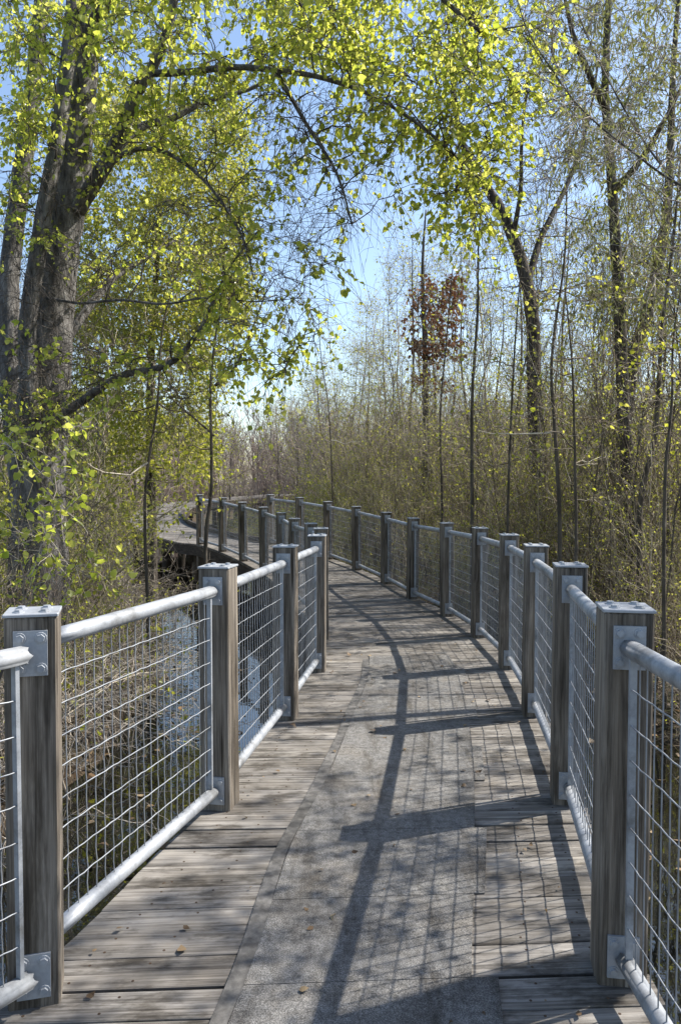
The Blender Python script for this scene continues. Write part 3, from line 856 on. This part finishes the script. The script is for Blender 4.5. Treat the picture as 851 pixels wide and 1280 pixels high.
# ------------------------------------------------------------------ bare poplars and saplings
def bare_tree(name, label, base, h, r, lean, nb, twm, lfm, leafsize, per, group=None, spread=.28, cat='tree', nt=8, tl=.5):
    n = 8; t = np.linspace(0, 1, n)[:, None]
    pts = t * np.array([lean[0], lean[1], h]) + rng.normal(0, .012 * h, (n, 3)) * t * (1 - t) * 2
    z = .25 + .75 * rng.random(nb) ** .8
    ang = rng.uniform(0, 2 * np.pi, nb); rad = spread * h * (1.05 - z * .75) * rng.uniform(.4, 1, nb)
    tgt = np.stack([np.interp(z, t[:, 0], pts[:, 0]) + np.cos(ang) * rad, np.interp(z, t[:, 0], pts[:, 1]) + np.sin(ang) * rad, z * h + rad * .7], -1)
    base = np.asarray(base, float)
    return tree(name, label, base, [(pts + base, list(np.linspace(r, r * .12, n)))], tgt + base, M['bark_dark'], twm, lfm, leafsize, twigs=nt, twiglen=tl, per=per, droop=.15,
                group=group, cat=cat, sag=-.06, rmax=.02, sides=6, twr=.003)


sap = [  # traced saplings: points, radius, label
    ([(186, 760, 8.6), (188, 620, 8.6), (194, 500, 8.6), (204, 410, 8.6), (226, 320, 8.6)], .032, 'thin dark sapling rising from the bank between the big poplar and the water'),
    ([(257, 690, 10), (264, 600, 10), (272, 480, 10), (279, 370, 10), (282, 300, 10)], .045, 'straight sapling forking high up, at the water edge in front of the far deck'),
    ([(416, 620, 20), (410, 520, 20), (402, 440, 20), (398, 380, 20)], .035, 'leaning thin sapling behind the end of the thicket railing'),
    ([(590, 660, 11), (591, 500, 11), (594, 400, 11), (600, 310, 11), (604, 220, 11)], .042, 'tall straight dark sapling, the one furthest towards the russet tree'),
    ([(634, 650, 10.2), (637, 520, 10.2), (644, 400, 10.2), (655, 300, 10.2)], .03, 'thin sapling standing in front of the leaning forked tree'),
    ([(691, 690, 8.4), (690, 560, 8.4), (692, 450, 8.4), (702, 330, 8.4), (708, 240, 8.4)], .036, 'dark sapling in the thicket just behind the third railing bay'),
    ([(719, 690, 8.2), (717, 580, 8.2), (713, 470, 8.2), (706, 360, 8.2)], .03, 'thin upright sapling with leafy tips, paired with a thicker sapling beside it'),
    ([(808, 640, 8.8), (811, 540, 8.8), (822, 420, 8.8), (838, 310, 8.8), (850, 200, 8.8)], .05, 'olive barked sapling tilting outward, in front of the slanting catkin tree'),
    ([(836, 620, 7), (842, 500, 7), (848, 420, 7), (856, 330, 7)], .025, 'thin pale sapling close behind the nearest thicket railing post'),
    ([(550, 640, 13), (553, 520, 13), (560, 420, 13), (566, 330, 13)], .035, 'thin sapling just in front of the withered russet tree'),
]
for pts, r, lab in sap:
    c = rooted(trace(pts)); n = 34; top = c[-1]; z = rng.uniform(.3, 1, n)
    idx = z * (len(c) - 1); i0 = np.minimum(idx.astype(int), len(c) - 2); a = c[i0] + (c[i0 + 1] - c[i0]) * (idx - i0)[:, None]
    H = top[2] - c[0][2]; rad = .17 * H * (1.1 - z * .7) * rng.uniform(.4, 1.1, n); ang = rng.uniform(0, 6.28, n)
    tgt = a + np.stack([np.cos(ang) * rad, np.sin(ang) * rad, rad * .9], -1)
    c[1:-1] += rng.normal(0, .035, (len(c) - 2, 3)); r *= .78
    lims = [(c, list(np.linspace(r, r * .25, len(c))))]
    if 'forking' in lab:
        lims.append((trace([(269, 482, 10), (292, 462, 9.9), (312, 420, 9.8), (338, 350, 9.7)]), [.022, .02, .015, .006]))
        lims.append((trace([(268, 545, 10), (240, 520, 10), (222, 505, 10), (200, 480, 10.1)]), [.015, .012, .009, .005]))
    tree('sapling', lab, c[0], lims, tgt, M['bark_sap'], M['twig_brown'], M['leaf_small'], .045, twigs=6, twiglen=.35, per=1, droop=.1, cat='sapling', sag=-.05, rmax=.012, sides=6, twr=.0022, rmin=.003)

# ------------------------------------------------------------------ shrubs of the thicket
def shrub(name, h, spread, nstem, twm, lfm, leafsize, per, arch=.25, nbr=5, tw=4, tl=.3, r=.009, tmpl=LEAF_OVAL):
    """prototype: stems fan out of the ground, fork twice, carry fine twigs and a few small leaves"""
    root = link(name, None)
    n = 8; ang = rng.uniform(0, 6.28, nstem); tilt = rng.uniform(.05, 1, nstem) ** .8 * spread; hh = h * rng.uniform(.55, 1.05, nstem)
    t = np.linspace(0, 1, n)[None, :, None]
    d = np.stack([np.cos(ang) * tilt, np.sin(ang) * tilt, np.ones(nstem)], -1); d = norm(d) * hh[:, None]
    st = d[:, None, :] * t + np.stack([np.cos(ang), np.sin(ang), -np.ones(nstem) * .9], -1)[:, None, :] * arch * hh[:, None, None] * t ** 2.4
    st = st + rng.normal(0, .02, (nstem, n, 3)) * hh[:, None, None] * t + rng.normal(0, .22, (nstem, 1, 3)) * np.array([1, 1, 0])
    st[:, 0, 2] = -.15
    rr = r * rng.uniform(.6, 1.3, nstem)[:, None] * (1 - .75 * np.linspace(0, 1, n))[None]
    mb = MB(); tubes(mb, st, rr, 4, False)
    b, br = spray(st, nbr, h * .30, -.05, .2, up=.35, npt=5, r=r * .42, curve=.3); tubes(mb, b, br, 3, False)
    w, wr = spray(b, tw, tl, -.03, .15, up=.25, r=.0024, curve=.3); tubes(mb, w, wr, 3, False)
    link('stems', mb.mesh('stems', twm, True), root)
    if per:
        ml = MB(); leaf_on(w, per, leafsize, hang=-.1, mb=ml, tmpl=tmpl); k = rng.random
        link('leaves', ml.mesh('leaves', lfm), root)
    return root


def keep_off(x, y, lim=1.75):
    d, sd = dist_deck(np.array([x]), np.array([y])); return d[0] > lim


protoR = [shrub('thicket_shrub', 4.3, .3, 18, M['twig_brown'], M['leaf_small'], .036, 2, .15, 6, 4, .28),
          shrub('thicket_shrub', 3.6, .4, 18, M['twig_olive'], M['leaf_small'], .030, 3, .25, 6, 4, .26),
          shrub('thicket_shrub', 4.9, .24, 16, M['twig_brown'], M['leaf_small'], .036, 2, .1, 7, 4, .3),
          shrub('thicket_shrub', 2.9, .5, 22, M['twig_tan'], M['leaf_small'], .03, 1, .35, 6, 3, .3)]
protoF = [shrub('bare_shrub', 3.6, .4, 16, M['twig_red'], M['leaf_small'], .04, 0, .15, 7, 4, .35, r=.012),
          shrub('bare_shrub', 4.2, .3, 14, M['twig_grey'], M['leaf_small'], .04, 0, .1, 7, 4, .4, r=.013)]
protoG = [shrub('leafing_shrub', 3.4, .45, 15, M['twig_olive'], M['leaf_small'], .055, 4, .2, 6, 4, .35, r=.012)]
protoB = [shrub('bramble_shrub', 1.6, .9, 20, M['twig_grey'], M['leaf_small'], .035, 0, .55, 4, 3, .24, r=.006),
          shrub('bramble_shrub', 1.2, 1.1, 18, M['twig_brown'], M['leaf_small'], .04, 1, .6, 4, 3, .22, r=.006)]
used = set()


def put(proto, x, y, sc, label, cat, group):
    z = gz(x, y)
    if id(proto) not in used:
        used.add(id(proto)); o = proto; o.location = (x, y, z); o.rotation_euler = (0, 0, rng.uniform(0, 6.28)); o.scale = (sc,) * 3
    else:
        o = copy_thing(proto, (x, y, z), rng.uniform(0, 6.28), sc)
    tag(o, label, cat, group); return o


def scatter(n, xr, yr, protos, label, cat, group, sc=(.8, 1.25), lim=1.9, test=None, mind=.5, low=False):
    pts = []; tries = 0
    while len(pts) < n and tries < n * 60:
        tries += 1; y = rng.uniform(*yr); x = rng.uniform(*xr)
        if test and not test(x, y): continue
        if any((x - a) ** 2 + (y - b) ** 2 < mind ** 2 for a, b in pts): continue
        if not keep_off(x, y, lim): continue
        pts.append((x, y))
    for (x, y) in pts:
        k_ = 1.0
        if low and y < 34:   # plants near the walkway stay low, as if cut back
            d, sd = dist_deck(np.array([x]), np.array([y])); k_ = min(1.0, .36 + .19 * (d[0] - 2.0))
        put(protos[rng.integers(len(protos))], x, y, rng.uniform(*sc) * k_, label, cat, group)


def right_of(x, y):
    d, sd = dist_deck(np.array([x]), np.array([y])); return sd[0] > 0


def px_of(x, y): return CX + FPX * x / max(y, .1)


G1 = 'shrubs of the thicket beyond the railing'
scatter(85, (1.5, 9), (3.5, 13), protoR, 'twiggy brown shrub budding yellow-green in the thicket close behind the railing', 'shrub', G1, (.75, 1.1), 2.2,
        lambda x, y: right_of(x, y) and px_of(x, y) < 960, .6, True)
scatter(120, (-3, 16), (12.5, 26), protoR, 'budding twiggy shrub deep in the thicket behind the bend', 'shrub', 'shrubs deep in the thicket', (.85, 1.25), 1.9,
        lambda x, y: right_of(x, y) and 400 < px_of(x, y) < 930, .8, True)
scatter(16, (-3.5, 1.5), (17.5, 26), protoG, 'pale green leafing shrub growing past the bend of the railing', 'shrub', 'pale green shrubs past the bend', (.7, 1.0), 2.4,
        lambda x, y: right_of(x, y) and 290 < px_of(x, y) < 450, .9, True)
scatter(150, (-26, 24), (25, 48), protoF, 'bare reddish-grey shrub far behind the swamp', 'shrub', 'bare shrubs far behind', (1.1, 1.7), 2.6,
        lambda x, y: -60 < px_of(x, y) < 920 and not (y < 34 and 120 < px_of(x, y) < 265), 1.0, True)
scatter(60, (-9, -2), (9, 24), protoF + protoB, 'grey tangled shrub on the bank beside the far deck', 'shrub', 'tangled shrubs on the bank', (.5, .8), 2.0,
        lambda x, y: (not right_of(x, y)) and -40 < px_of(x, y) < (165 if y < 12 else 105), .7)
scatter(46, (-7, -1.6), (4.2, 12), protoB, 'low bramble tangle of arching grey stems on the near bank', 'bramble', 'brambles on the near bank', (.65, 1.1), 2.3,
        lambda x, y: (not right_of(x, y)) and -60 < px_of(x, y) < 175 and gz(x, y) > WATER + .0, .5)

scatter(26, (-12, -3.2), (7, 17), protoG, 'leafing shrub in fine yellow-green on the bank behind the big poplar', 'shrub', 'leafing shrubs behind the big poplar', (.55, .95), 2.3,
        lambda x, y: (not right_of(x, y)) and -60 < px_of(x, y) < 120, .8)

for (x, y, pr, sc) in ((-2.75, 6.3, protoB[0], 1.2), (-3.1, 6.9, protoF[1], .5), (-3.5, 6.6, protoG[0], .55), (-2.5, 5.7, protoB[1], 1.3), (-3.9, 7.2, protoF[0], .55), (-2.9, 7.3, protoF[0], .5), (-2.45, 6.9, protoG[0], .45)):
    put(pr, x, y, sc, 'tangled twiggy shrub growing against the foot of the big poplar', 'shrub', 'shrubs at the foot of the big poplar')

for (x, y, q, sc) in ((2.75, 11.6, 0, 1.0), (3.0, 12.3, 2, .95), (2.55, 11.2, 1, .8), (3.25, 11.9, 3, 1.2), (4.2, 10.9, 0, 1.0), (4.0, 10.3, 2, .9), (3.45, 12.9, 1, 1.15)):
    put(protoR[q], x, y, sc, 'dense budding shrub hiding the foot of the dark trunks in the thicket', 'shrub', 'shrubs hiding the foot of the dark trunks')

# leafy shrub low at the left edge
bx = np.array([-2.35, 4.75, 0]); bx[2] = gz(bx[0], bx[1]) - .05
st = [np.array([bx, bx + [dx * .4, dy * .4, .7], bx + [dx, dy, 1.4]]) for dx, dy in ((.1, -.1), (-.3, .1), (.35, .2), (-.1, .3))]
tg = np.concatenate([region(0, 100, 530, 690, 4.3, 5.2, 20), region(20, 150, 640, 750, 4.4, 5, 8), region(-120, 0, 500, 700, 4.3, 5.2, 14)])
tree('leafy_bush', 'low bush with larger fresh green leaves at the foot of the big poplar', bx, [(p, [.016, .012, .006]) for p in st], tg, M['bark_dark'], M['twig_grey'], M['leaf_poplar'], .046,
     twigs=5, twiglen=.22, per=3, cat='bush', droop=-.1, hang=.3, sides=6, rmax=.01, twr=.002, rmin=.003)

# far slim trees standing over the bare shrubs
for i, (px, d, h) in enumerate([(285, 36, 5), (350, 38, 6), (372, 31, 5), (392, 35, 6), (412, 29, 6), (428, 34, 7.5), (440, 38, 10), (458, 33, 8), (478, 30, 8.5), (500, 34, 11), (515, 27, 10), (548, 28, 10.5), (562, 33, 11), (585, 29, 10), (615, 25, 8), (650, 24, 9), (690, 22, 9), (730, 24, 9.5), (770, 21, 9),
                                (815, 19, 9), (845, 23, 10), (235, 36, 8), (170, 34, 9), (110, 30, 9), (50, 32, 10)]):
    p = P(px, 600, d); z = gz(p[0], p[1])
    bare_tree('slender_tree', 'tall thin tree in fine grey-green bud rising out of the far thicket', (p[0], p[1], z - .1), h * rng.uniform(.9, 1.1), .075 if d < 30 else .06, rng.normal(0, .35, 2), 110,
              M['twig_grey'], M['leaf_small'], .06, 1, group='slender trees rising out of the far thicket', nt=9, tl=.7)

# whips: thin upright young stems all through the thicket
protoW = []
for q in range(4):
    h_ = [5.2, 6.4, 4.4, 7.2][q]; n = 9; root = link('young_alder', None); mb = MB(); t = np.linspace(0, 1, n)[:, None]
    st = t * np.array([rng.normal(0, .35), rng.normal(0, .35), h_]) + rng.normal(0, .018 * h_, (n, 3)) * t * (1.2 - t); st[0, 2] = -.15
    tubes(mb, st, (.024 if q % 2 else .017) * (1 - .82 * t[:, 0]), 6, True)
    b, br = spray(st[None], 26, h_ * .2, .1, .25, up=.75, npt=6, r=.006, curve=.25); tubes(mb, b, br, 4, False)
    w_, wr = spray(b, 6, .32, .02, .15, up=.3, r=.0026, curve=.3); tubes(mb, w_, wr, 3, False)
    link('stems', mb.mesh('stems', [M['bark_sap'], M['twig_tan'], M['twig_brown'], M['bark_sap']][q], True), root)
    ml = MB(); leaf_on(w_, 1, .036, hang=0, mb=ml); link('leaves', ml.mesh('leaves', M['leaf_small']), root); protoW.append(root)
scatter(46, (1.6, 9), (5, 15), protoW, 'thin upright young alder standing up out of the thicket behind the railing', 'young tree', 'young alders in the thicket', (.7, 1.1), 3.3,
        lambda x, y: right_of(x, y) and 480 < px_of(x, y) < 930, .55)
scatter(34, (1.6, 7), (4.2, 11), protoW, 'short thin alder shoot crowding close behind the railing', 'young tree', 'alder shoots close behind the railing', (.38, .62), 2.35,
        lambda x, y: right_of(x, y) and 560 < px_of(x, y) < 960, .42)
scatter(44, (-3, 16), (15, 28), protoW, 'thin upright young alder deeper in the thicket past the bend', 'young tree', 'young alders deep in the thicket', (.9, 1.35), 4.0,
        lambda x, y: right_of(x, y) and 425 < px_of(x, y) < 930, .8)
scatter(14, (-12, -3), (8, 20), protoW, 'thin upright young alder on the bank left of the water', 'young tree', 'young alders on the water bank', (.7, 1.0), 2.3,
        lambda x, y: (not right_of(x, y)) and -40 < px_of(x, y) < 140, .8)

# two bare trees just outside the picture whose boughs shade the near deck
for q, (x, y, h_) in enumerate([(3.5, 3.3, 5.6), (4.6, 4.9, 6.4), (3.2, 2.0, 5.2)]):
    bare_tree('alder_tree', ['spreading bare alder beside the near railing post', 'taller bare alder behind the spreading one by the near railing', 'lowest bare alder closest to the photographer by the railing'][q],
              (x, y, gz(x, y) - .1), h_, .10, rng.normal(0, .2, 2), 70, M['twig_brown'], M['leaf_small'], .05, 2, nt=9, tl=.5, spread=.30)

# far wood closing the view
mb = MB(); n = 1500
X = rng.uniform(-50, 50, n); Y = rng.uniform(46, 72, n); Z = ground_h(X, Y); h = rng.uniform(3, 6.5, n)
t = np.linspace(0, 1, 5)[None, :, None]
st = np.stack([X, Y, Z], -1)[:, None, :] + t * np.stack([rng.normal(0, .6, n), rng.normal(0, .6, n), h], -1)[:, None, :]
tubes(mb, st, np.repeat((.05 * (1 - .8 * t[0, :, 0]))[None], n, 0), 3, False)
b, br = spray(st, 14, 1.5, 0, .12, up=.6, r=.018); tubes(mb, b, br, 3, False)
w, wr = spray(b, 3, .7, 0, .2, up=.4, r=.012, npt=3); tubes(mb, w, wr, 3, False)
tag(link('far_woods', mb.mesh('far_woods', M['twig_red'])), 'hazy brown bare wood closing the view far behind the swamp', 'woods', kind='stuff')

# ------------------------------------------------------------------ litter, grass, deadwood
def ground_scatter(n, xr, yr, lim=1.0, minz=-9):
    x = rng.uniform(*xr, n); y = rng.uniform(*yr, n); d, sd = dist_deck(x, y); z = ground_h(x, y); m = (d > lim) & (z > minz)
    return np.stack([x, y, np.maximum(z, WATER)], -1)[m], z[m]


mb = MB()
p, z = ground_scatter(9000, (-7, 7), (2, 13), .95); p[:, 2] += .012
keep = (z > WATER - .06) | (rng.random(len(z)) < .16); p = p[keep]
leaves(mb, p, rand_dirs(len(p), 0, .25), rng.uniform(.04, .10, len(p)), flat=4)
p, z = ground_scatter(5000, (-14, 14), (12, 30), 1.4, WATER - .03); p[:, 2] += .012
leaves(mb, p, rand_dirs(len(p), 0, .25), rng.uniform(.06, .13, len(p)), flat=4)
tag(link('leaf_litter', mb.mesh('leaf_litter', M['leaf_litter'])), 'brown fallen leaves over the swamp floor and shallows', 'leaf litter', kind='stuff')

mb = MB()
p, z = ground_scatter(9000, (-8, 7), (2.5, 14), 1.2, WATER - .12)
cl = vnoise(p[:, 0], p[:, 1], .9, 5.5); p = p[cl + rng.normal(0, .15, len(cl)) > .02]
m = len(p); t = np.linspace(0, 1, 4)[None, :, None]; ln = rng.uniform(.10, .34, m)[:, None, None]
d = rand_dirs(m, 1.6); bl = p[:, None, :] + d[:, None, :] * ln * t + rng.normal(0, .5, (m, 1, 3)) * ln * t ** 2 * np.array([1, 1, .3])
tubes(mb, bl, np.repeat((.003 * (1 - .8 * t[0, :, 0]))[None], m, 0), 3, False)
tag(link('grass', mb.mesh('grass', M['grass'])), 'sparse green and straw coloured grass on the swamp floor', 'grass', kind='stuff')

mb = MB()
p, z = ground_scatter(1500, (-8, 8), (2.5, 16), 1.15, WATER - .10)
m = len(p); t = np.linspace(0, 1, 5)[None, :, None]; ln = rng.uniform(.3, 1.1, m)[:, None, None]
d = rand_dirs(m, .28, .35); q = p[:, None, :] + d[:, None, :] * ln * t + rng.normal(0, .16, (m, 5, 3)) * ln * t
tubes(mb, q, (rng.uniform(.003, .008, m)[:, None] * (1 - .7 * t[0, :, 0])[None]), 4, False)
b, br = spray(q, 3, .25, 0, .2, r=.002); tubes(mb, b, br, 3, False)
tag(link('dead_twigs', mb.mesh('dead_twigs', M['twig_grey'])), 'broken dead twigs and dry stems lying over the swamp floor', 'dead twigs', kind='stuff')

# a few leaves and crumbs on the deck
mb = MB(); n = 170
ss = rng.uniform(.8, 10, n); w_ = rng.uniform(.02, .98, n); p = at(ss, w_); p[:, 2] += .012
leaves(mb, p, rand_dirs(n, 0, .15), rng.uniform(.012, .04, n) * np.where(rng.random(n) < .2, 1.3, .8), flat=5)
tag(link('leaf_crumbs', mb.mesh('leaf_crumbs', M['leaf_litter'])), 'dry leaf crumbs scattered on the planks', 'leaf litter', kind='stuff')

# ------------------------------------------------------------------ light
SUN_EL, SUN_AZ = R(46), R(21)      # azimuth measured from +X towards +Y
sd_ = Vector((math.cos(SUN_EL) * math.cos(SUN_AZ), math.cos(SUN_EL) * math.sin(SUN_AZ), math.sin(SUN_EL)))
sl = bpy.data.lights.new('sun', 'SUN'); sl.energy = 5.0; sl.angle = R(.5); sl.color = (1.0, .95, .87)
so = link('sun', sl); so.rotation_euler = sd_.to_track_quat('Z', 'Y').to_euler()
w = bpy.data.worlds.new('World'); scene.world = w; w.use_nodes = True
nt = w.node_tree; bg = nt.nodes['Background']; sky = nt.nodes.new('ShaderNodeTexSky'); sky.sky_type = 'NISHITA'; sky.sun_disc = False
sky.sun_elevation = SUN_EL; sky.sun_rotation = math.pi / 2 - SUN_AZ; sky.altitude = 0; sky.air_density = 1.0; sky.dust_density = .9; sky.ozone_density = .9
nt.links.new(sky.outputs[0], bg.inputs[0]); bg.inputs[1].default_value = .125
vs = scene.view_settings; vs.view_transform = 'Standard'; vs.look = 'None'; vs.gamma = 1; vs.exposure = 1.0; vs.use_curve_mapping = False
scene.cycles.max_bounces = 7; scene.cycles.transparent_max_bounces = 6; scene.cycles.diffuse_bounces = 3; scene.cycles.glossy_bounces = 3
scene.cycles.use_denoising = True
